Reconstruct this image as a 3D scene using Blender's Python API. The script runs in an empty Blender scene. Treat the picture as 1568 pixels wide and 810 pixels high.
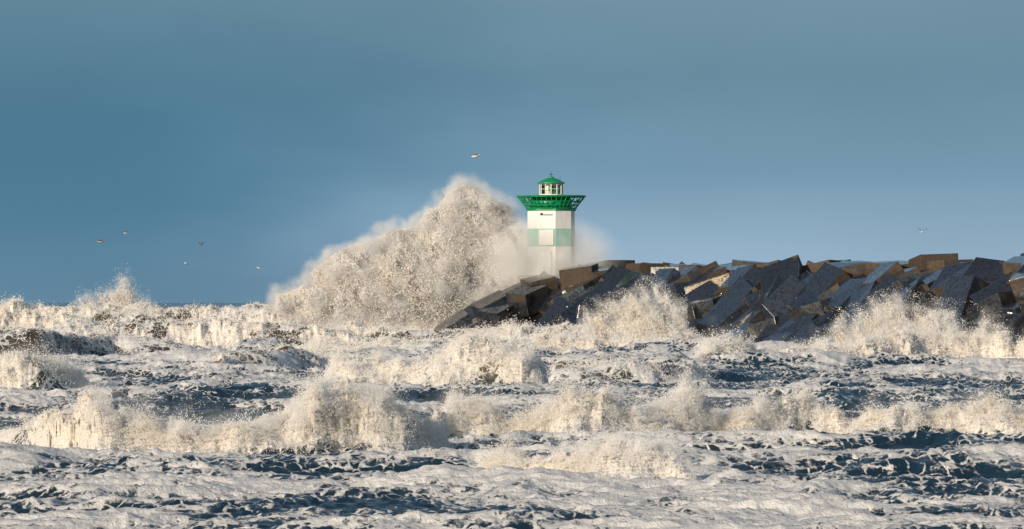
import bpy, bmesh, math, random
import numpy as np
from mathutils import Vector, Matrix, Euler

rng = np.random.default_rng(11)
random.seed(5)
scene = bpy.context.scene
scene.view_settings.view_transform = 'Standard'
scene.view_settings.look = 'None'
scene.view_settings.exposure = 0

EYE = 4.0       # eye height above still water
K = 7274.0      # camera focal length in image pixels; places things from image coordinates
HZ = 463.0  # horizon row in image pixels
def px_bear(p): return (p-784.0)/K  # image column in pixels to lateral slope
def dist(y): return EYE*K/(y-HZ)  # image row in pixels to distance at still water

# ---------------------------------------------------------------- noise
_p = np.arange(256); np.random.default_rng(3).shuffle(_p)
P = np.concatenate([_p,_p,_p]).astype(np.int32)
G3 = np.array([[1,1,0],[-1,1,0],[1,-1,0],[-1,-1,0],[1,0,1],[-1,0,1],[1,0,-1],[-1,0,-1],
               [0,1,1],[0,-1,1],[0,1,-1],[0,-1,-1],[1,1,0],[-1,1,0],[0,-1,1],[0,-1,-1]],dtype=np.float32)
def perlin3(x,y,z):
    x=np.asarray(x,dtype=np.float32);y=np.asarray(y,dtype=np.float32);z=np.asarray(z,dtype=np.float32)
    xi=np.floor(x).astype(np.int32);yi=np.floor(y).astype(np.int32);zi=np.floor(z).astype(np.int32)
    xf=x-xi;yf=y-yi;zf=z-zi
    xi&=255;yi&=255;zi&=255
    u=xf*xf*xf*(xf*(xf*6-15)+10);v=yf*yf*yf*(yf*(yf*6-15)+10);w=zf*zf*zf*(zf*(zf*6-15)+10)
    def g(dx,dy,dz):
        h=P[P[P[xi+dx]+yi+dy]+zi+dz]&15
        gg=G3[h]
        return gg[...,0]*(xf-dx)+gg[...,1]*(yf-dy)+gg[...,2]*(zf-dz)
    a=g(0,0,0);a+=u*(g(1,0,0)-a)
    b=g(0,1,0);b+=u*(g(1,1,0)-b)
    a+=v*(b-a)
    c=g(0,0,1);c+=u*(g(1,0,1)-c)
    e=g(0,1,1);e+=u*(g(1,1,1)-e)
    c+=v*(e-c)
    return a+w*(c-a)
def perlin2(x,y,seed=0.5):
    x=np.asarray(x,dtype=np.float32);y=np.asarray(y,dtype=np.float32)
    xi=np.floor(x).astype(np.int32);yi=np.floor(y).astype(np.int32)
    xf=x-xi;yf=y-yi
    xi&=255;yi&=255; s=int(seed*37)&255
    u=xf*xf*xf*(xf*(xf*6-15)+10);v=yf*yf*yf*(yf*(yf*6-15)+10)
    ang=np.arange(256)*(2*math.pi/256); C=np.cos(ang).astype(np.float32);S=np.sin(ang).astype(np.float32)
    def g(dx,dy):
        h=P[P[P[xi+dx]+yi+dy]+s]
        return C[h]*(xf-dx)+S[h]*(yf-dy)
    a=g(0,0);a+=u*(g(1,0)-a)
    b=g(0,1);b+=u*(g(1,1)-b)
    return (a+v*(b-a))*1.4
def fbm2(x,y,o=4,seed=0.5,gain=0.5):
    r=0;a=1.0;t=0
    for i in range(o):
        r=r+a*perlin2(x*2**i+i*17.3,y*2**i+i*9.1,seed+i*2.3);t+=a;a*=gain
    return r/t
def billow3(x,y,z,o=4,gain=0.55):
    r=0;a=1.0;t=0
    for i in range(o):
        r=r+a*(np.abs(perlin3(x*2**i+i*5.2,y*2**i+i*3.1,z*2**i+i*7.7))*2.0);t+=a;a*=gain
    return r/t
def sstep(a,b,x):
    t=np.clip((x-a)/(b-a),0,1);return t*t*(3-2*t)

# ---------------------------------------------------------------- materials helpers
def new_mat(name):
    m=bpy.data.materials.new(name);m.use_nodes=True
    nt=m.node_tree
    for n in list(nt.nodes): nt.nodes.remove(n)
    out=nt.nodes.new('ShaderNodeOutputMaterial')
    return m,nt,out
def N(nt,t,**k):
    n=nt.nodes.new(t)
    for a,b in k.items(): setattr(n,a,b)
    return n
def L(nt,a,b): nt.links.new(a,b)
def mathn(nt,op,a,b=None,clamp=False):
    n=N(nt,'ShaderNodeMath',operation=op);n.use_clamp=clamp
    for i,v in enumerate((a,b)):
        if v is None: continue
        if isinstance(v,(int,float)): n.inputs[i].default_value=v
        else: L(nt,v,n.inputs[i])
    return n.outputs[0]
def mixc(nt,f,a,b):
    n=N(nt,'ShaderNodeMix',data_type='RGBA')
    if isinstance(f,(int,float)): n.inputs[0].default_value=f
    else: L(nt,f,n.inputs[0])
    for i,v in ((6,a),(7,b)):
        if isinstance(v,tuple): n.inputs[i].default_value=(*v,1) if len(v)==3 else v
        else: L(nt,v,n.inputs[i])
    return n.outputs[2]
def noise(nt,vec,scale,detail=4,rough=0.55,dist_=0.0):
    n=N(nt,'ShaderNodeTexNoise');n.inputs['Scale'].default_value=scale
    n.inputs['Detail'].default_value=detail;n.inputs['Roughness'].default_value=rough
    n.inputs['Distortion'].default_value=dist_
    L(nt,vec,n.inputs['Vector']);return n.outputs['Fac']
def maprange(nt,v,a,b,c=0.0,d=1.0,smooth=True):
    n=N(nt,'ShaderNodeMapRange')
    if smooth:n.interpolation_type='SMOOTHSTEP'
    L(nt,v,n.inputs[0])
    for i,q in enumerate((a,b,c,d)): n.inputs[i+1].default_value=q
    return n.outputs[0]

# ---------------------------------------------------------------- sea geometry
def cols():
    fine=np.arange(-0.135,0.13501,0.00026)
    o=[];s=0.0006;x=0.135
    while x<4.0:
        x+=s;s*=1.06;o.append(x)
    o=np.array(o)
    return np.concatenate([-o[::-1],fine,o])
def rows():
    r=[];d=6.0
    while d<74: r.append(d);d*=1.02
    d=74
    while d<470: r.append(d);d*=1.00125
    while d<900: r.append(d);d*=1.005
    while d<40000: r.append(d);d*=1.04
    return np.array(r)
U1=cols();D1=rows()
U,D=np.meshgrid(U1,D1)
nr,nc=U.shape
U=U.ravel();D=D.ravel()
X=U*D;Y=D.copy()

# (image x, foot image y, crest image y) pixel triples for each breaker
BR=[
 dict(c=[(-200,712,690),(0,700,680),(40,705,655),(90,712,645),(150,716,630),(210,716,655),(300,716,670),(400,714,652),(440,714,635),(480,714,606),(520,712,592),(570,712,618),(620,712,640),(660,708,668),(700,705,700)],wf=1.6,wb=6,foam=0.85,sp=1.0),
 dict(c=[(600,700,695),(660,695,655),(690,690,620),(730,690,640),(780,690,662),(830,690,640),(880,692,616),(920,692,606),(960,690,630),(1000,690,652),(1060,690,690)],wf=1.6,wb=6,foam=0.70,sp=1.1),
 dict(c=[(960,690,680),(1010,688,640),(1050,688,620),(1100,686,658),(1140,686,642),(1200,684,632),(1240,682,622),(1300,684,655),(1370,684,632),(1430,682,648),(1500,682,632),(1568,682,642),(1700,684,640),(1800,690,690)],wf=1.6,wb=7,foam=0.42,sp=0.8),
 dict(c=[(700,750,748),(740,752,715),(780,754,696),(850,757,710),(920,758,702),(980,758,692),(1030,758,706),(1060,760,735),(1100,764,762)],wf=1.0,wb=5,foam=0.65,sp=0.8),
 dict(c=[(480,606,600),(510,606,565),(560,606,552),(600,606,562),(650,607,558),(700,608,545),(750,608,538),(800,609,548),(830,608,568),(850,606,600)],wf=2.6,wb=9,foam=0.85,sp=0.8),
 dict(c=[(820,600,596),(850,600,560),(900,600,550),(950,600,552),(1000,600,556),(1060,598,558),(1100,596,590)],wf=3.2,wb=10,foam=0.25,sp=0.3),
 dict(c=[(-200,612,560),(0,614,545),(60,614,555),(110,612,575),(150,610,608)],wf=2.5,wb=9,foam=0.75,sp=0.6),
 dict(c=[(280,585,580),(340,584,548),(400,582,540),(460,580,542),(520,578,556),(560,578,575)],wf=3.0,wb=11,foam=0.10,sp=0.1),
 dict(c=[(1040,580,575),(1080,578,545),(1130,577,532),(1180,576,542),(1240,575,532),(1300,575,535),(1340,574,518),(1390,573,508),(1440,573,520),(1500,573,524),(1568,573,524),(1750,573,522)],wf=2.8,wb=9,foam=0.60,sp=0.6),
 dict(c=[(-200,560,505),(0,560,505),(60,560,505),(110,558,512),(180,556,516),(260,556,527),(330,556,545),(370,556,555)],wf=4.0,wb=12,foam=0.35,sp=0.2),
 dict(c=[(420,556,552),(470,556,535),(540,556,530),(600,556,527),(680,556,524),(720,556,526),(780,556,528),(850,556,522),(930,556,527),(1010,556,527),(1080,556,540)],wf=4.0,wb=12,foam=0.42,sp=0.25),
 dict(c=[(-200,546,484),(0,546,480),(60,546,484),(120,546,490),(200,546,494),(300,546,491),(400,546,494),(480,546,500),(560,546,506),(640,546,508),(700,546,506),(760,546,503),(850,546,503),(930,546,508),(1000,546,510),(1060,546,518),(1120,546,530)],wf=5.0,wb=10,foam=0.48,sp=0.24),
 dict(c=[(-300,535,466),(0,535,462),(20,535,464),(50,535,472),(100,535,474),(180,535,473),(240,535,476),(300,535,469),(340,535,471),(380,535,466),(420,535,467),(450,535,472),(490,535,480),(560,535,486),(640,535,494),(680,535,504),(710,535,530)],wf=6.0,wb=12,foam=0.45,sp=0.25),
]
nd=fbm2(X/9,Y/9,3,1.5)
nd2=fbm2(X/2.2,Y/2.2,3,4.5)
rough_=np.interp(D,[0,220,340],[0.42,0.36,0.13])
H=np.zeros_like(X);FB=np.zeros_like(X);AMP=np.zeros_like(X);SPR=np.zeros_like(X);CL=np.zeros_like(X)
for b in BR:
    c=np.array(b['c'],float)
    uu=px_bear(c[:,0]);dd=dist(c[:,1]);aa=EYE-(c[:,2]-HZ)*dd/K
    m=(U>=uu[0])&(U<=uu[-1])&(D>40)&(D<900)
    um=U[m];dm=D[m]
    dc=np.interp(um,uu,dd);a=np.interp(um,uu,aa)
    sc=dc/115.0
    dc=dc+nd[m]*2.6*np.sqrt(sc)+b['wf']
    a=np.maximum(a,0)*(1+rough_[m]*nd2[m])*0.92
    end=sstep(0,0.004,um-uu[0])*sstep(0,0.004,uu[-1]-um)
    a=a*end
    s=dm-dc
    w=np.where(s<0,b['wf']*0.8,b['wb']*0.6)
    g=np.exp(-(np.abs(s)/w)**2)
    h=a*g
    H[m]=np.maximum(H[m],h)+0.25*np.minimum(H[m],h)
    CL[m]=np.maximum(CL[m],np.exp(-(np.abs(s)/(w*2.2))**2)*end)
    gf=np.exp(-(np.abs(s)/(np.where(s<0,b['wf']*1.1,b['wb']*0.32)))**4)*end
    f=gf*np.clip(b['foam']+1.1*(nd[m]+0.6*nd2[m])*(b['foam']<0.97),0,1)*sstep(0.05,0.4,a)
    bet=f>FB[m]
    t=AMP[m];t[bet]=a[bet];AMP[m]=t
    FB[m]=np.maximum(FB[m],f)
    cr=np.exp(-((s+0.1)/(0.55*b['wf']))**2)*end*b['sp']*sstep(0.1,0.5,a)*np.clip(f+0.2,0,1)
    SPR[m]=np.maximum(SPR[m],cr)
# background swell
A=np.interp(D,[0,60,80,110,125,180,260,400,900,3000,40000],[0.15,0.28,0.38,0.42,0.35,0.6,0.9,1.3,1.8,1.2,0.5])
warp=fbm2(X/38,Y/38,3,7.5)*16
ph=2*math.pi*(np.log(np.maximum(D,10))*8.3+warp/26.0)
sw=(0.5+0.5*np.cos(ph))**1.9
grp=np.clip(0.75+1.1*fbm2(X/18,Y/26,2,9.5),0.1,1.6)
SW=A*sw*grp*(1-0.85*CL)
H=H+SW
# chop (short steep wind sea), ridged
def ridg(x,y,seed): return 1-np.abs(perlin2(x,y,seed))*1.9
wx=perlin2(X/3.1,Y/3.1,22)*0.8; wy=perlin2(X/3.1+9,Y/3.1+4,25)*0.8
chA=np.interp(D,[0,70,150,300,900,3000],[1.15,1.15,1.35,1.6,1.2,0])
dens=(D<900)
chop=np.zeros_like(X)
for lam,am,sd in ((5.5,0.17,1),(2.7,0.15,2),(1.3,0.10,3),(0.62,0.06,4),(0.3,0.035,5)):
    mk=dens&(D<(1e9 if lam>2 else 480))
    r=ridg((X[mk]+wx[mk])/(lam*1.5),(Y[mk]+wy[mk])/lam,sd*3.3)
    chop[mk]+=am*(np.clip(r,-0.6,1)**1 -0.3)
H=H+chop*chA*(1-0.3*CL)
# 3D cauliflower displacement on white water
Z=H.copy()
m=(FB>0.03)
bx,by,bz=X[m],Y[m],Z[m]
sc=np.clip(AMP[m],0.3,2.0)
b1=billow3(bx/1.5,by/1.9,bz/1.0,5,0.60)
b2=billow3(bx/0.5+31,by/0.65,bz/0.42,4,0.65)
disp=(0.62*sc*(b1-0.45)+0.26*(b2-0.4))*FB[m]**0.7
lump=fbm2(bx/2.6,by/3.4,3,31)
X[m]+=disp*0.45*lump
Y[m]-=disp*1.0
Z[m]+=disp*0.80+FB[m]*0.36*sc*lump
# foam coverage
pat=fbm2(X/7,Y/13,4,41)
pat2=fbm2(X/1.9,Y/2.6,4,47,0.6)
far=np.interp(D,[60,80,100,118,130,200,240,300,420,900],[0.22,0.25,0.23,0.20,0.03,0.05,0.06,0.16,0.20,0.12])
foam=far+0.62*pat+0.42*pat2+1.1*np.clip(chop*chA,-0.15,0.3)+0.16*CL*(FB<0.2)+0.35*np.clip(SW,0,0.5)*(D<300)
foam=np.maximum(foam,FB*(0.95+0.6*pat2)+0.30*sstep(0.2,0.7,FB))
foam=np.clip(foam,0,1.4)
sand=np.clip(0.04+0.8*CL*sstep(0.3,1.2,H)+0.5*pat,0,1)

me=bpy.data.meshes.new('sea')
V=np.stack([X,Y,Z],1).astype(np.float32)
ii=(np.arange(nr-1)[:,None]*nc+np.arange(nc-1)[None,:]).ravel()
Q=np.stack([ii,ii+1,ii+1+nc,ii+nc],1).astype(np.int32)
me.vertices.add(len(V));me.vertices.foreach_set('co',V.ravel())
me.loops.add(Q.size);me.loops.foreach_set('vertex_index',Q.ravel())
me.polygons.add(len(Q));me.polygons.foreach_set('loop_start',np.arange(0,Q.size,4,dtype=np.int32))
me.polygons.foreach_set('loop_total',np.full(len(Q),4,dtype=np.int32))
me.polygons.foreach_set('use_smooth',np.ones(len(Q),dtype=bool))
for nm,ar in (('foam',foam),('sand',sand),('white',FB)):
    at=me.attributes.new(nm,'FLOAT','POINT');at.data.foreach_set('value',ar.astype(np.float32))
me.update()
sea=bpy.data.objects.new('sea',me);scene.collection.objects.link(sea)
print('sea verts',len(V))

mt,nt,out=new_mat('sea_water')
geo=N(nt,'ShaderNodeNewGeometry');pos=geo.outputs['Position']
mp=N(nt,'ShaderNodeMapping');mp.inputs['Scale'].default_value=(1,0.6,1);L(nt,pos,mp.inputs[0]);pv=mp.outputs[0]
af=N(nt,'ShaderNodeAttribute',attribute_name='foam').outputs['Fac']
asd=N(nt,'ShaderNodeAttribute',attribute_name='sand').outputs['Fac']
awh=N(nt,'ShaderNodeAttribute',attribute_name='white').outputs['Fac']
n1=noise(nt,pv,2.0,8,0.75,0.6);n2=noise(nt,pv,7.0,6,0.72,0.4)
vor=N(nt,'ShaderNodeTexVoronoi',feature='DISTANCE_TO_EDGE');vor.inputs['Scale'].default_value=2.4
wv=N(nt,'ShaderNodeVectorMath',operation='ADD')
nn=N(nt,'ShaderNodeTexNoise');nn.inputs['Scale'].default_value=1.1;nn.inputs['Detail'].default_value=5;L(nt,pv,nn.inputs['Vector'])
L(nt,pv,wv.inputs[0]);L(nt,nn.outputs['Color'],wv.inputs[1]);L(nt,wv.outputs[0],vor.inputs['Vector'])
lace=maprange(nt,vor.outputs['Distance'],0.0,0.14,0.24,0.0)
t=mathn(nt,'ADD',mathn(nt,'MULTIPLY',n1,1.1),mathn(nt,'MULTIPLY',n2,0.7))
t=mathn(nt,'ADD',t,lace)
t=mathn(nt,'ADD',t,mathn(nt,'MULTIPLY',af,1.0))
fac=maprange(nt,t,1.30,1.46)
water=N(nt,'ShaderNodeBsdfPrincipled')
wc=mixc(nt,asd,(0.010,0.032,0.052),(0.12,0.085,0.045))
L(nt,wc,water.inputs['Base Color']);water.inputs['Roughness'].default_value=0.16;water.inputs['IOR'].default_value=1.33
fo=N(nt,'ShaderNodeBsdfPrincipled')
fc=mixc(nt,n2,(0.76,0.73,0.68),(0.89,0.88,0.86))
fb_=mixc(nt,n1,(0.64,0.54,0.41),(0.89,0.85,0.78))
fc=mixc(nt,awh,fc,fb_)
L(nt,fc,fo.inputs['Base Color']);fo.inputs['Roughness'].default_value=0.75
bp=N(nt,'ShaderNodeBump');bp.inputs['Strength'].default_value=0.6;bp.inputs['Distance'].default_value=0.10
n3=noise(nt,pv,3.0,8,0.7,0.3);L(nt,n3,bp.inputs['Height']);L(nt,bp.outputs[0],water.inputs['Normal'])
bp2=N(nt,'ShaderNodeBump');bp2.inputs['Strength'].default_value=0.8;bp2.inputs['Distance'].default_value=0.12
hh=mathn(nt,'ADD',mathn(nt,'MULTIPLY',fac,0.4),n2);L(nt,hh,bp2.inputs['Height']);L(nt,bp2.outputs[0],fo.inputs['Normal'])
mx=N(nt,'ShaderNodeMixShader');L(nt,fac,mx.inputs[0]);L(nt,water.outputs[0],mx.inputs[1]);L(nt,fo.outputs[0],mx.inputs[2])
L(nt,mx.outputs[0],out.inputs[0])
me.materials.append(mt)

# ---------------------------------------------------------------- spray (point clouds + fog volumes)
def spray_mat(name,col,col2):
    m,nt,out=new_mat(name)
    g=N(nt,'ShaderNodeNewGeometry')
    nz=noise(nt,g.outputs['Position'],0.6,2)
    c=mixc(nt,maprange(nt,nz,0.35,0.65),col,col2)
    d=N(nt,'ShaderNodeBsdfDiffuse');L(nt,c,d.inputs[0])
    tr=N(nt,'ShaderNodeBsdfTranslucent');L(nt,c,tr.inputs[0])
    mx=N(nt,'ShaderNodeMixShader');mx.inputs[0].default_value=0.35
    L(nt,d.outputs[0],mx.inputs[1]);L(nt,tr.outputs[0],mx.inputs[2]);L(nt,mx.outputs[0],out.inputs[0])
    return m
SM=spray_mat('spray_droplets',(0.93,0.88,0.80),(0.96,0.94,0.91))
def points_obj(name,pts,attrs):
    me=bpy.data.meshes.new(name);me.vertices.add(len(pts))
    me.vertices.foreach_set('co',pts.astype(np.float32).ravel())
    for k_,v_ in attrs.items():
        a=me.attributes.new(k_,'FLOAT','POINT');a.data.foreach_set('value',v_.astype(np.float32))
    ob=bpy.data.objects.new(name,me);scene.collection.objects.link(ob)
    ng=bpy.data.node_groups.new(name+'_points','GeometryNodeTree')
    ng.interface.new_socket('Geometry',in_out='INPUT',socket_type='NodeSocketGeometry')
    ng.interface.new_socket('Geometry',in_out='OUTPUT',socket_type='NodeSocketGeometry')
    gi=ng.nodes.new('NodeGroupInput');go=ng.nodes.new('NodeGroupOutput')
    mtp=ng.nodes.new('GeometryNodeMeshToPoints')
    na=ng.nodes.new('GeometryNodeInputNamedAttribute');na.data_type='FLOAT';na.inputs['Name'].default_value='rad'
    ng.links.new(gi.outputs[0],mtp.inputs['Mesh']);ng.links.new(na.outputs['Attribute'],mtp.inputs['Radius'])
    md=ob.modifiers.new('points','NODES')
    return ob,me,ng,mtp,na,go,md
def cloud(name,pts,rad,mat):
    ob,me,ng,mtp,na,go,md=points_obj(name,pts,{'rad':rad})
    sm=ng.nodes.new('GeometryNodeSetMaterial');sm.inputs['Material'].default_value=mat
    ng.links.new(mtp.outputs[0],sm.inputs['Geometry']);ng.links.new(sm.outputs[0],go.inputs[0])
    md.node_group=ng;me.materials.append(mat)
    print(name,len(pts));return ob
def fogmat(name,dens,thr,scale,g_=-0.45,col=(0.99,0.985,0.98)):
    m,nt,out=new_mat(name)
    g=N(nt,'ShaderNodeNewGeometry')
    at=N(nt,'ShaderNodeAttribute',attribute_name='density')
    nz=maprange(nt,noise(nt,g.outputs['Position'],scale,2,0.6),thr,thr+0.3,0.05,1.0)
    d=mathn(nt,'MULTIPLY',mathn(nt,'MULTIPLY',at.outputs['Fac'],nz),dens)
    v=N(nt,'ShaderNodeVolumeScatter');v.inputs['Color'].default_value=(*col,1);v.inputs['Anisotropy'].default_value=g_
    L(nt,d,v.inputs['Density']);L(nt,v.outputs[0],out.inputs['Volume']);return m
def fog(name,pts,rad,voxel,mat):
    ob,me,ng,mtp,na,go,md=points_obj(name,pts,{'rad':rad})
    pv_=ng.nodes.new('GeometryNodePointsToVolume');pv_.resolution_mode='VOXEL_SIZE'
    pv_.inputs['Voxel Size'].default_value=voxel;pv_.inputs['Density'].default_value=1.0
    ng.links.new(mtp.outputs[0],pv_.inputs['Points']);ng.links.new(na.outputs['Attribute'],pv_.inputs['Radius'])
    sm=ng.nodes.new('GeometryNodeSetMaterial');sm.inputs['Material'].default_value=mat
    ng.links.new(pv_.outputs[0],sm.inputs['Geometry']);ng.links.new(sm.outputs[0],go.inputs[0])
    md.node_group=ng;me.materials.append(mat);return ob
# froth hugging the breakers
w=np.where(np.abs(U)<0.14,FB**1.5,0);w[D<60]=0
idx=rng.choice(len(w),450000,p=w/w.sum())
p=V[idx].astype(np.float64);n=len(idx);dsc=D[idx]
p[:,0]+=rng.normal(0,1,n)*0.0004*dsc;p[:,1]+=rng.normal(0,1,n)*0.0012*dsc
e=rng.exponential(1,n)*0.03*np.clip(AMP[idx],0.3,3)
p[:,1]-=e*0.9;p[:,2]+=e*0.9*rng.random(n)
r=np.clip(0.00006*dsc*(0.4+rng.random(n)**4*1.8),0.005,0.04)
# crest spray
w=np.where((np.abs(U)<0.14),SPR,0);w[D<60]=0
rp=np.clip(1-np.abs(perlin2(X/1.3,Y/4,55))*2.4,0,1)**2*0.8*np.interp(D,[250,350],[1,0.3])+np.clip(fbm2(X/5,Y/9,2,61)+0.0,0,1)*1.9
w=w*(0.05+rp)
idx=rng.choice(len(w),1400000,p=w/w.sum());n=len(idx)
q=V[idx].astype(np.float64);dsc=D[idx]
h=rng.exponential(1,n)*np.clip(AMP[idx],0.2,1.6)*0.21*(0.10+rp[idx])
h=np.minimum(h,1.4*rng.random(n)+0.2)
q[:,2]+=h;q[:,1]+=rng.normal(0,1,n)*(0.15+0.3*h);q[:,0]+=rng.normal(0,1,n)*(0.05+0.18*h)+h*0.25
cl=perlin3(q[:,0]/0.5,q[:,1]/0.8,q[:,2]/0.5)+0.6*perlin3(q[:,0]/0.2,q[:,1]/0.3,q[:,2]/0.2)
keep=cl>(-0.20+0.35*np.minimum(h,1.5))
q=q[keep];h=h[keep];dsc=dsc[keep];n=len(q)
r2=np.clip(0.00005*dsc*(0.4+rng.random(n)**4*2.0),0.005,0.035)
cloud('wave_spray',np.concatenate([p,q]),np.concatenate([r,r2]),SM)
sel=rng.choice(n,40000,replace=False);sel=sel[(h[sel]>0.12)&(dsc[sel]<300)]
fq=q[sel]+rng.normal(0,0.10,(len(sel),3));fq[:,2]+=0.05
FM=fogmat('crest_fog',0.40,0.42,1.3)
fog('wave_mist',fq,np.clip(0.0012*dsc[sel],0.25,0.45),0.25,FM)

# big bursts against the breakwater
def burst(name,prof,dist_c,thick,n,zb,rad,lump=1.6,fall=0.45,lam=2.2,shell=1.3,mult=6,seed=0.0,gain=0.62,edge=0.35,fogn=6000,fogr=0.6,fmat=None,vox=0.2):
    pr=np.array(prof,float)
    xs=px_bear(pr[:,0])*dist_c; zs=EYE+(HZ-pr[:,1])*dist_c/K
    M=n*mult
    x=rng.uniform(xs[0]-1,xs[-1]+1,M);z=zb+rng.random(M)*(zs.max()+2.0-zb);y=rng.normal(0,thick*0.5,M)
    top=np.interp(x,xs,zs)
    kk=z<top+2.0;x,y,z,top=x[kk],y[kk],z[kk],top[kk]
    sx=x+0.45*(z-zb)+seed
    f=(top-z)*0.75-(y/thick)**2*1.4
    ln=0;a=1
    for i in range(6):
        l=lam/2**i
        ln=ln+a*(np.abs(perlin3(sx/l+i*3,(y)/l,z/(l*1.3)+i*5))*2.4-0.6);a*=gain
    f=f-lump*ln-0.25
    ex=np.minimum(x-xs[0]+0.8,xs[-1]-x+0.8);f=np.minimum(f,ex*1.2)
    pk=np.where(f>0,np.where(f<shell,edge+(1-edge)*np.clip(f/shell,0,1),0.04),np.exp(f/fall)*edge)
    k=rng.random(len(x))<pk
    x,y,z,f=x[k][:n],y[k][:n],z[k][:n],f[k][:n]
    pts=np.stack([x,y+dist_c,z],1)
    rr=rad*(0.5+rng.random(len(x))**3*1.4)*np.where(f<0,0.6,1.0)
    ob=cloud(name,pts,rr,SM)
    ok=np.where(f>-0.3)[0]
    ch=rng.choice(ok,fogn)
    fo_=fog('burst_fog',pts[ch]+rng.normal(0,fogr*0.3,(fogn,3)),np.full(fogn,fogr)*(0.6+0.8*rng.random(fogn)),vox,fmat)
    fo_.parent=ob
    return ob
SF=fogmat('burst_fog',0.60,0.38,0.7)
SF2=fogmat('small_burst_fog',0.7,0.38,1.2)
burst('wave_splash',[(440,485),(462,474),(480,448),(500,434),(520,420),(540,408),(565,408),(580,398),(605,388),(635,382),(655,358),(672,350),(688,330),(705,318),(730,320),(745,332),(762,344),(780,352),(800,368),(815,386),(832,406),(848,430),(860,450)],410,3.2,1150000,0.8,0.030,lump=2.7,lam=3.2,fall=0.70,shell=1.5,mult=7,gain=0.66,edge=0.22,fogn=9000,fogr=0.78,fmat=SF,vox=0.33)
burst('wave_splash',[(132,466),(150,464),(168,455),(178,442),(190,433),(200,442),(204,456),(214,470)],430,1.4,40000,1.5,0.028,0.8,0.35,1.2,fogn=900,fogr=0.5,fmat=SF2,vox=0.3)
burst('wave_splash',[(915,500),(935,490),(955,484),(975,474),(990,464),(1005,463),(1018,474),(1030,494)],325,1.3,130000,0.8,0.021,1.3,0.4,1.8,edge=0.25,fogn=2000,fogr=0.42,fmat=SF2,vox=0.25)
burst('wave_splash',[(1295,520),(1325,506),(1350,492),(1370,487),(1400,495),(1440,505),(1480,510),(1510,520)],285,1.4,130000,0.8,0.019,1.3,0.35,1.7,edge=0.25,fogn=2000,fogr=0.40,fmat=SF2,vox=0.25)

# drifting spray mist wrapped round the foot of the tower
def mist(name,loc,rad,dens,thr):
    b=bmesh.new();bmesh.ops.create_icosphere(b,subdivisions=3,radius=1.0)
    m_=bpy.data.meshes.new(name);b.to_mesh(m_);b.free()
    o=bpy.data.objects.new(name,m_);scene.collection.objects.link(o);o.location=loc;o.scale=rad
    m,nt,out=new_mat(name+'_volume')
    tc=N(nt,'ShaderNodeTexCoord');g=N(nt,'ShaderNodeNewGeometry')
    ln=N(nt,'ShaderNodeVectorMath',operation='LENGTH');L(nt,tc.outputs['Object'],ln.inputs[0])
    fall=maprange(nt,ln.outputs['Value'],0.1,1.0,1.0,0.0)
    nz=maprange(nt,noise(nt,g.outputs['Position'],0.5,3,0.6,0.3),thr,thr+0.3)
    d=mathn(nt,'MULTIPLY',mathn(nt,'MULTIPLY',fall,nz),dens)
    v=N(nt,'ShaderNodeVolumeScatter');v.inputs['Color'].default_value=(0.98,0.98,0.98,1);v.inputs['Anisotropy'].default_value=-0.5
    L(nt,d,v.inputs['Density']);L(nt,v.outputs[0],out.inputs['Volume'])
    m_.materials.append(m);return o
mist('spray_mist',(3.0,399.6,7.8),(7.0,5.2,4.0),0.60,0.28)

# ---------------------------------------------------------------- breakwater
def crest(t):  # t metres from the head toward shore
    E0=Vector((4.2,399,0));dirv=Vector((0.405,-0.914,0)).normalized()
    return E0+dirv*t,dirv
verts=[];faces=[];tint=[]
base=bmesh.new();bmesh.ops.create_cube(base,size=1.0)
bmesh.ops.bevel(base,geom=list(base.edges),offset=0.02,segments=2,affect='EDGES',profile=0.6)
base.verts.ensure_lookup_table();BV=[v.co.copy() for v in base.verts];BF=[[v.index for v in f.verts] for f in base.faces];base.free()
def add_block(c,size,rot,tn):
    o=len(verts)
    sh=[Vector((random.uniform(-.05,.05),random.uniform(-.05,.05),random.uniform(-.05,.05))) for _ in range(8)]
    for v in BV:
        k=(v.x>0)*4+(v.y>0)*2+(v.z>0)
        q=v+sh[k]
        q=Vector((q.x*size[0],q.y*size[1],q.z*size[2]))
        verts.append(tuple(rot@q+c));tint.append(tn)
    for f in BF: faces.append([i+o for i in f])
HT=6.9
def place(pt,outn,off,z,slope,jit=0.28,s=None,yj=0.3,ym=0.1):
    s=s or random.uniform(2.2,3.2)
    alongv=Vector((-outn.y,outn.x,0))
    up=(Vector((0,0,1))*math.cos(slope)+outn*math.sin(slope)).normalized()
    xx=alongv; yy=up.cross(xx).normalized()
    F=Matrix((xx,yy,up)).transposed()
    R=F@Euler((random.gauss(0,jit),random.gauss(0,jit),random.gauss(ym,yj))).to_matrix()
    c=pt+outn*off+Vector((0,0,z))
    add_block(c,(s*random.uniform(.9,1.15),s*random.uniform(.95,1.25),s*random.uniform(.8,1.0)),R,random.random())
t=-2.0
while t<190:
    pt,dv=crest(t)
    outn=Vector((dv.y,-dv.x,0)).normalized()
    for j in range(6):
        off=j*2.05+random.uniform(-.5,.5)
        z=HT-2.1-0.78*off+random.uniform(-.45,.45)
        place(pt+dv*random.uniform(-.9,.9),outn,off,z,0.58,0.22)
    for j in range(1,4):
        place(pt+dv*random.uniform(-.9,.9),outn,-j*2.7,HT-1.35+random.uniform(-.35,.25)+(random.random()<.15)*0.45,random.uniform(-.05,.12),0.08,random.uniform(2.3,3.0),0.4,0.0)
    for j in range(4):
        place(pt+dv*random.uniform(-.9,.9),-outn,10.5+j*2.5,HT-2.0-2.0*j,0.62,0.2)
    t+=2.7
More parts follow.
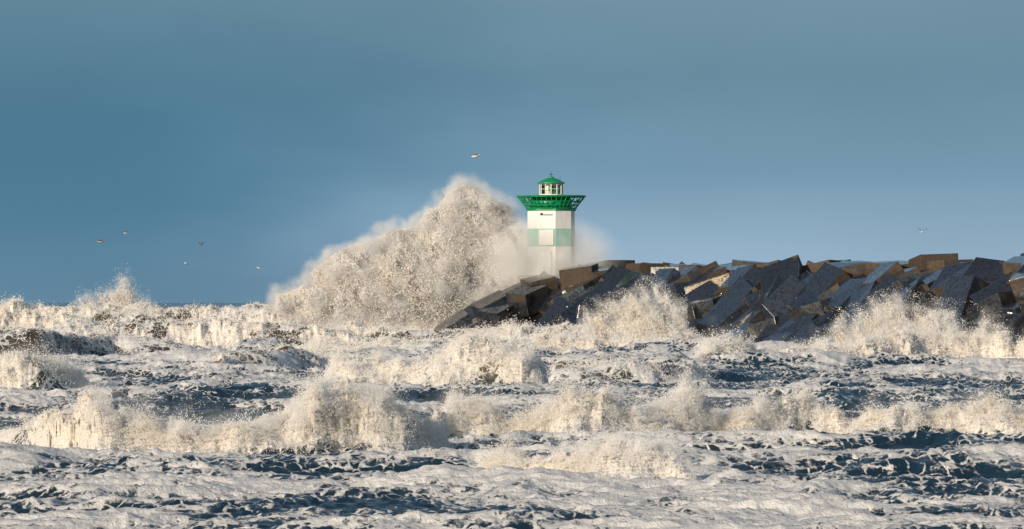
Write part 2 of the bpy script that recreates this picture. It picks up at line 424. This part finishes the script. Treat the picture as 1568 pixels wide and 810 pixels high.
# rounded head
outn=Vector((-0.914,-0.405,0)).normalized();hc,dv=crest(-2.0);hc=hc-outn*4.0
for a in np.linspace(0.15,math.pi-0.1,10):
    o=Matrix.Rotation(-a,3,'Z')@outn
    for j in range(6):
        place(hc,o,4.6+j*2.1+random.uniform(-.4,.4),HT-2.1-0.8*j*2.1+random.uniform(-.4,.4),0.62,0.2)
# blocks heaped round the foot of the tower and down the seaward toe
for (bx_,by_,bz_,s_,rz_,rx_) in ((2.3,396.8,5.15,2.1,0.35,0.22),(5.6,395.4,5.85,2.5,-0.25,0.10),(0.4,396.8,4.1,2.4,0.5,0.38),(-1.5,396.2,3.3,2.4,0.3,0.48),(1.3,394.9,4.2,2.2,0.8,0.3),
                                 (-3.0,396.8,2.3,2.5,0.6,0.5),(-4.6,396.4,1.5,2.6,0.2,0.55),(-0.8,394.6,2.7,2.5,0.7,0.4),(-2.8,394.6,1.5,2.4,0.3,0.5),(7.8,394.8,5.7,2.5,0.15,0.1)):
    R=Euler((0.12,-rx_,rz_)).to_matrix()
    add_block(Vector((bx_,by_,bz_)),(s_*1.15,s_,s_*.9),R,random.random()*0.6)
bm=bpy.data.meshes.new('breakwater');bm.from_pydata(verts,[],faces);bm.update()
a=bm.attributes.new('tint','FLOAT','POINT');a.data.foreach_set('value',np.array(tint,dtype=np.float32))
bw=bpy.data.objects.new('breakwater',bm);scene.collection.objects.link(bw)
mt,nt,out=new_mat('wet_concrete')
g=N(nt,'ShaderNodeNewGeometry');pos=g.outputs['Position']
ti=N(nt,'ShaderNodeAttribute',attribute_name='tint').outputs['Fac']
sx=N(nt,'ShaderNodeSeparateXYZ');L(nt,pos,sx.inputs[0])
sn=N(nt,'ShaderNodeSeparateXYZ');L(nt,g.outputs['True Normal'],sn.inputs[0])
na=noise(nt,pos,0.5,6,0.65);nb=noise(nt,pos,4.0,8,0.7);nc_=noise(nt,pos,22,4,0.6)
dry=mixc(nt,ti,(0.065,0.044,0.028),(0.17,0.115,0.070))
dry=mixc(nt,maprange(nt,nb,0.35,0.7),mixc(nt,0.65,dry,(0.022,0.018,0.015)),dry)
wet_shade=mixc(nt,nb,(0.007,0.010,0.014),(0.028,0.026,0.026))
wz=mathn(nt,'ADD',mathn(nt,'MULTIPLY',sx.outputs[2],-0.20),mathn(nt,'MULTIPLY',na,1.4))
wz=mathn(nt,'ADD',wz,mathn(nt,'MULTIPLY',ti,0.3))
wz=mathn(nt,'ADD',wz,mathn(nt,'MULTIPLY',mathn(nt,'SUBTRACT',sn.outputs[2],0.4),0.7))  # upward faces darkened: water film, plus shade painted into the colour
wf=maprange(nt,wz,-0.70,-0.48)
b=N(nt,'ShaderNodeBsdfPrincipled')
L(nt,mixc(nt,wf,dry,wet_shade),b.inputs['Base Color'])
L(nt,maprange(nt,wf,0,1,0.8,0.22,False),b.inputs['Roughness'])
b.inputs['Coat IOR'].default_value=2.4;b.inputs['Coat Roughness'].default_value=0.10;L(nt,mathn(nt,'MULTIPLY',wf,maprange(nt,nb,0.38,0.54)),b.inputs['Coat Weight'])
bpn=N(nt,'ShaderNodeBump');bpn.inputs['Strength'].default_value=0.45;bpn.inputs['Distance'].default_value=0.05
L(nt,mathn(nt,'ADD',nb,mathn(nt,'MULTIPLY',nc_,0.4)),bpn.inputs['Height']);L(nt,bpn.outputs[0],b.inputs['Normal'])
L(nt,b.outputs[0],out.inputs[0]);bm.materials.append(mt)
# rubble core under the blocks
core=bmesh.new();secs=[]
for t in (-4,60,120,192):
    pt,dv=crest(t);o=Vector((-0.914,-0.405,0)).normalized()
    prof=[(-22,-3),(-11,4.2),(-0.5,4.2),(9,-3)]
    secs.append([core.verts.new(pt+o*p_+Vector((0,0,z_))) for p_,z_ in prof])
for s1,s2 in zip(secs,secs[1:]):
    for i in range(3): core.faces.new((s1[i],s1[i+1],s2[i+1],s2[i]))
core.faces.new(secs[0]);core.faces.new(secs[-1])
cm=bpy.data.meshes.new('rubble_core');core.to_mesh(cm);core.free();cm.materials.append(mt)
at=cm.attributes.new('tint','FLOAT','POINT')
co=bpy.data.objects.new('rubble_core',cm);scene.collection.objects.link(co);co.parent=bw

# ---------------------------------------------------------------- lighthouse
LH=bpy.data.objects.new('lighthouse',None);scene.collection.objects.link(LH);LH.location=(3.3,400.5,0)
def paint(name,col,rough=0.5,dirt=0.25,metal=0):
    m,nt,out=new_mat(name);g=N(nt,'ShaderNodeTexCoord');o=g.outputs['Object']
    mpp=N(nt,'ShaderNodeMapping');mpp.inputs['Scale'].default_value=(2.5,2.5,0.5);L(nt,o,mpp.inputs[0])
    nz=noise(nt,mpp.outputs[0],1.5,6,0.65);nz2=noise(nt,o,9,4)
    f=maprange(nt,nz,0.45,0.8,0,dirt)
    c=mixc(nt,f,col,tuple(v*0.45+0.03 for v in col))
    b=N(nt,'ShaderNodeBsdfPrincipled');L(nt,c,b.inputs['Base Color']);b.inputs['Roughness'].default_value=rough;b.inputs['Metallic'].default_value=metal
    bb=N(nt,'ShaderNodeBump');bb.inputs['Strength'].default_value=0.2;bb.inputs['Distance'].default_value=0.02;L(nt,nz2,bb.inputs['Height']);L(nt,bb.outputs[0],b.inputs['Normal'])
    L(nt,b.outputs[0],out.inputs[0]);return m
WH=paint('white_paint',(0.78,0.77,0.74),0.6,0.4);GR=paint('green_paint',(0.004,0.27,0.105),0.4,0.3);PG=paint('haze_pale_green',(0.20,0.50,0.39),0.6,0.3)
DK=paint('dark_metal',(0.05,0.055,0.05),0.5);CO=paint('concrete_plinth',(0.32,0.29,0.25),0.85)
gl,nt,out=new_mat('lantern_glass')
gb=N(nt,'ShaderNodeBsdfGlossy');gb.inputs['Roughness'].default_value=0.05
tb=N(nt,'ShaderNodeBsdfTransparent');fr=N(nt,'ShaderNodeFresnel');fr.inputs[0].default_value=1.5
mx=N(nt,'ShaderNodeMixShader');L(nt,fr.outputs[0],mx.inputs[0]);L(nt,tb.outputs[0],mx.inputs[1]);L(nt,gb.outputs[0],mx.inputs[2]);L(nt,mx.outputs[0],out.inputs[0])
def lathe(name,prof,seg,mat,rot=0,smooth=False,cap=True):
    b=bmesh.new();rings=[]
    for r_,z_ in prof:
        rings.append([b.verts.new((r_*math.cos(2*math.pi*k/seg+rot),r_*math.sin(2*math.pi*k/seg+rot),z_)) for k in range(seg)])
    for r1,r2 in zip(rings,rings[1:]):
        for k in range(seg): 
            f=b.faces.new((r1[k],r1[(k+1)%seg],r2[(k+1)%seg],r2[k]));f.smooth=smooth
    if cap: b.faces.new(rings[0][::-1]);b.faces.new(rings[-1])
    m=bpy.data.meshes.new(name);b.to_mesh(m);b.free();m.materials.append(mat)
    o=bpy.data.objects.new(name,m);scene.collection.objects.link(o);o.parent=LH;return o
def bars(name,segs,r_,mat,sides=6):
    b=bmesh.new()
    for p0,p1 in segs:
        p0=Vector(p0);p1=Vector(p1);d=p1-p0
        q=d.to_track_quat('Z','Y')
        rr=[[b.verts.new(p+q@Vector((r_*math.cos(a),r_*math.sin(a),0))) for a in [2*math.pi*k/sides for k in range(sides)]] for p in (p0,p1)]
        for k in range(sides): b.faces.new((rr[0][k],rr[0][(k+1)%sides],rr[1][(k+1)%sides],rr[1][k]))
        b.faces.new(rr[0][::-1]);b.faces.new(rr[1])
    m=bpy.data.meshes.new(name);b.to_mesh(m);b.free();m.materials.append(mat)
    o=bpy.data.objects.new(name,m);scene.collection.objects.link(o);o.parent=LH;return o
def ringsegs(r_,z_,n_=32): return [((r_*math.cos(2*math.pi*k/n_),r_*math.sin(2*math.pi*k/n_),z_),(r_*math.cos(2*math.pi*(k+1)/n_),r_*math.sin(2*math.pi*(k+1)/n_),z_)) for k in range(n_)]
rot=math.radians(10)
lathe('plinth',[(3.0,4.5),(3.0,6.1),(2.7,6.3)],8,CO,rot)
lathe('tower_lower',[(2.02,6.25),(2.02,8.70)],8,WH,rot)
lathe('tower_band',[(2.035,8.702),(2.035,10.20)],8,PG,rot)  # paler green, with the veil of spray haze put into its colour
lathe('tower_upper',[(2.02,10.202),(2.02,11.70)],8,WH,rot)
lathe('cornice',[(2.06,11.703),(2.14,11.76),(2.14,11.86)],8,GR,rot)
def box(name,c,s,mat,rz=0):
    b=bmesh.new();bmesh.ops.create_cube(b,size=1);bmesh.ops.scale(b,vec=s,verts=b.verts)
    bmesh.ops.bevel(b,geom=list(b.edges),offset=min(s)*0.15,segments=1,affect='EDGES')
    bmesh.ops.rotate(b,matrix=Matrix.Rotation(rz,3,'Z'),verts=b.verts);bmesh.ops.translate(b,vec=c,verts=b.verts)
    m=bpy.data.meshes.new(name);b.to_mesh(m);b.free();m.materials.append(mat)
    o=bpy.data.objects.new(name,m);scene.collection.objects.link(o);o.parent=LH;return o
ap=2.02*math.cos(math.pi/8)
fa=rot+math.pi/8+2*math.pi*5/8
fd=Vector((math.cos(fa),math.sin(fa),0))
rz=fa+math.pi/2
box('panel',fd*(ap+0.05)+Vector((0,0,9.45)),(1.25,0.14,1.3),WH,rz)
box('door',fd*(ap+0.03)+Vector((0,0,7.3)),(0.9,0.1,2.0),WH,rz)
box('vent',fd*(ap+0.03)+Vector((0.0,0,11.35)),(1.1,0.08,0.07),DK,rz)
box('lamp_bracket',fd*(ap+0.06)+Vector((-0.45,0,11.45)),(0.12,0.14,0.16),DK,rz)
# gallery
lathe('gallery_floor',[(1.7,11.863),(2.15,11.87),(2.2,11.95),(1.7,11.953)],32,GR)
segs=[];n_=40
for k in range(n_):
    a_=2*math.pi*k/n_;c_,s_=math.cos(a_),math.sin(a_)
    segs.append(((2.1*c_,2.1*s_,11.92),(2.88*c_,2.88*s_,12.93)))
bars('gallery_flare',segs,0.032,GR)
s2=[]
for k in range(20):
    a_=2*math.pi*(k+.5)/20;c_,s_=math.cos(a_),math.sin(a_)
    s2.append(((1.75*c_,1.75*s_,12.0),(2.85*c_,2.85*s_,12.86)))
bars('gallery_braces',s2,0.04,GR)
bars('gallery_rim',ringsegs(2.9,12.95,48),0.065,GR)
bars('gallery_mid_rail',ringsegs(2.55,12.5,48)+ringsegs(2.32,12.2,48),0.035,GR)
lathe('gallery_drum',[(1.72,11.96),(1.72,12.75),(1.6,12.80)],32,GR,0,True)
lathe('gallery_deck',[(1.5,12.803),(2.86,12.86),(2.86,12.90),(1.5,12.88)],48,GR)
# lantern
lathe('lantern_base',[(1.02,12.90),(1.02,13.12)],12,WH)
lathe('lantern_glazing',[(0.93,13.125),(0.93,13.99)],12,gl,0,False,False)
ms=[]
for k in range(12):
    a_=2*math.pi*k/12;ms.append(((0.97*math.cos(a_),0.97*math.sin(a_),13.1),(0.97*math.cos(a_),0.97*math.sin(a_),14.0)))
bars('lantern_mullions',ms,0.04,WH)
bars('lantern_rail',ringsegs(0.975,13.55,12),0.02,WH)
lathe('lamp_blind',[(0.45,13.13),(0.45,13.95)],16,WH,0,True)
lathe('lamp_optic',[(0.10,13.13),(0.10,13.3),(0.24,13.4),(0.28,13.6),(0.22,13.8),(0.08,13.85)],16,GR,0,True).location=(0.0,-0.6,0)
lathe('lantern_roof',[(1.02,14.003),(1.16,14.01),(1.16,14.10),(0.98,14.18),(0.52,14.42),(0.24,14.50),(0.22,14.58),(0.10,14.62)],24,GR)
bars('roof_finial',[((0,0,14.6),(0,0,14.95)),((-.18,0,14.78),(.18,0,14.78))],0.03,DK)
bars('mast',[((0.75,0.2,13.9),(0.75,0.2,14.65))],0.02,DK)

# ---------------------------------------------------------------- gulls
GW=paint('gull_white',(0.75,0.74,0.72),0.7,0.1);GG=paint('gull_grey',(0.25,0.26,0.28),0.7,0.1);GB=paint('gull_black',(0.03,0.03,0.03),0.6,0);GY=paint('gull_beak',(0.6,0.35,0.05),0.5,0)
def gull(px,py,d,head,flap,dark=False,s=1.0):
    root=bpy.data.objects.new('seagull',None);scene.collection.objects.link(root)
    root.location=(px_bear(px)*d,d,EYE+(HZ-py)*d/K);root.rotation_euler=(0,random.uniform(-.3,.3),head);root.scale=(s,)*3
    def mk(name,b,mat):
        m=bpy.data.meshes.new(name);b.to_mesh(m);b.free();m.materials.append(mat)
        for f in m.polygons:f.use_smooth=True
        o=bpy.data.objects.new(name,m);scene.collection.objects.link(o);o.parent=root
    b=bmesh.new();rs=[]
    for x_,r_,z_ in [(-.34,.012,.0),(-.26,.04,0),(-.12,.075,0),(.04,.09,-.005),(.16,.07,.01),(.22,.05,.03),(.28,.055,.045),(.32,.04,.045),(.34,.015,.04)]:
        rs.append([b.verts.new((x_,r_*math.cos(2*math.pi*k/10),z_+r_*math.sin(2*math.pi*k/10))) for k in range(10)])
    for r1,r2 in zip(rs,rs[1:]):
        for k in range(10): b.faces.new((r1[k],r1[(k+1)%10],r2[(k+1)%10],r2[k]))
    b.faces.new(rs[0]);b.faces.new(rs[-1]);mk('body',b,GG if dark else GW)
    b=bmesh.new();t1=b.verts.new((.33,.014,.045));t2=b.verts.new((.33,-.014,.045));t3=b.verts.new((.33,0,.02));t4=b.verts.new((.40,0,.025))
    for f in ((t1,t2,t4),(t2,t3,t4),(t3,t1,t4),(t1,t3,t2)): b.faces.new(f)
    mk('beak',b,GY)
    b=bmesh.new();vs=[b.verts.new(c) for c in ((-.26,.03,.01),(-.26,-.03,.01),(-.44,-.09,.0),(-.46,0,.0),(-.44,.09,.0))];b.faces.new(vs);mk('tail',b,GW)
    for sd in (1,-1):
        b=bmesh.new();prev=None
        st=[(0.05,.13,-.12,0),(.3,.15,-.08,.35),(.5,.13,-.08,.42),(.8,.0,-.12,.35),(1.0,-.12,-.16,.22)]
        for y_,xl,xt,zz in st:
            z_=zz*flap*0.6+0.03
            a1=b.verts.new((xl,sd*y_*.68,z_));a2=b.verts.new(((xl+xt)/2,sd*y_*.68,z_+.02));a3=b.verts.new((xt,sd*y_*.68,z_-.005))
            if prev:
                for i in (0,1): b.faces.new((prev[i],(a1,a2,a3)[i],(a1,a2,a3)[i+1],prev[i+1]))
            prev=(a1,a2,a3)
        mk('wing_left' if sd>0 else 'wing_right',b,GG)
        b=bmesh.new();z_=.22*flap*0.6+0.03
        vs=[b.verts.new(c) for c in ((-.12,sd*.68,z_),(-.16,sd*.68,z_-.005),(-.24,sd*.82,z_-.05*flap))];b.faces.new(vs);mk('wingtip_left' if sd>0 else 'wingtip_right',b,GB)
gull(728,239,330,0.3,0.5,s=1.0)
gull(155,370,380,2.9,0.5,True)
gull(192,357,520,0.5,1.0,s=.8);gull(308,376,430,1.2,1.4,s=.9);gull(284,403,460,2.0,-.8,s=.8)
gull(396,410,560,0.2,0.4,s=.8);gull(1412,355,450,1.8,1.2,s=.9)

# ---------------------------------------------------------------- sun, sky, camera
SE=math.radians(15);SA=math.radians(-145) # azimuth from +Y, clockwise positive; sun behind-left of camera
sd=Vector((math.sin(SA)*math.cos(SE),math.cos(SA)*math.cos(SE),math.sin(SE)))
sl=bpy.data.lights.new('sun','SUN');sl.energy=4.3;sl.angle=math.radians(0.5);sl.color=(1.0,0.86,0.69)
so=bpy.data.objects.new('sun',sl);scene.collection.objects.link(so);so.rotation_euler=sd.to_track_quat('Z','Y').to_euler()
so.location=(-60,-60,80)
wd=bpy.data.worlds.new('World');scene.world=wd;wd.use_nodes=True;nt=wd.node_tree
for n_ in list(nt.nodes): nt.nodes.remove(n_)
out=N(nt,'ShaderNodeOutputWorld');bg=N(nt,'ShaderNodeBackground');bg.inputs[1].default_value=0.10
sky=N(nt,'ShaderNodeTexSky',sky_type='NISHITA');sky.sun_disc=False;sky.sun_elevation=SE;sky.sun_rotation=SA;sky.dust_density=0.6
tc=N(nt,'ShaderNodeTexCoord');sp=N(nt,'ShaderNodeSeparateXYZ');L(nt,tc.outputs['Generated'],sp.inputs[0])
S=10.0
rampL=N(nt,'ShaderNodeValToRGB');rampR=N(nt,'ShaderNodeValToRGB')
def setr(rmp,st):
    el=rmp.color_ramp.elements
    while len(el)<len(st): el.new(0.5)
    for e,(p_,c_) in zip(el,st): e.position=p_;e.color=(*c_,1)
zz=maprange(nt,sp.outputs[2],0.0,0.08,0,1,False)
setr(rampL,[(0.0,(0.120,0.235,0.335)),(0.25,(0.082,0.205,0.310)),(0.5,(0.078,0.198,0.295)),(0.8,(0.120,0.235,0.320)),(1.0,(0.145,0.255,0.34))])
setr(rampR,[(0.0,(0.35,0.48,0.62)),(0.15,(0.29,0.43,0.56)),(0.35,(0.185,0.325,0.44)),(0.6,(0.150,0.27,0.36)),(0.8,(0.162,0.276,0.362)),(1.0,(0.170,0.282,0.367))])
L(nt,zz,rampL.inputs[0]);L(nt,zz,rampR.inputs[0])
mpn=N(nt,'ShaderNodeMapping');mpn.inputs['Scale'].default_value=(8,8,22);L(nt,tc.outputs['Generated'],mpn.inputs[0])
cn=noise(nt,mpn.outputs[0],1.2,4,0.5)
ax=mathn(nt,'ADD',sp.outputs[0],mathn(nt,'MULTIPLY',mathn(nt,'SUBTRACT',cn,0.5),0.10))
bank=mixc(nt,maprange(nt,ax,-0.08,0.05),rampL.outputs[0],rampR.outputs[0])
vm=N(nt,'ShaderNodeVectorMath',operation='SCALE');L(nt,bank,vm.inputs[0])
L(nt,mathn(nt,'MULTIPLY',maprange(nt,cn,0.2,0.8,0.90,1.10,False),S),vm.inputs['Scale'])
bankf=maprange(nt,sp.outputs[2],0.08,0.35,1.0,0.0)
fwd=maprange(nt,sp.outputs[1],-0.2,0.5,0.25,1.0)
mixf=mathn(nt,'MULTIPLY',bankf,fwd)
L(nt,mixc(nt,mixf,sky.outputs[0],vm.outputs[0]),bg.inputs[0]);L(nt,bg.outputs[0],out.inputs[0])

cam=bpy.data.cameras.new('camera');cam.sensor_width=36;cam.lens=K/1568*36;cam.clip_end=60000;cam.clip_start=0.5
cob=bpy.data.objects.new('camera',cam);scene.collection.objects.link(cob)
cob.location=(0,0,EYE);cob.rotation_euler=(math.radians(90)+math.atan(58/K),0,0)
scene.camera=cob
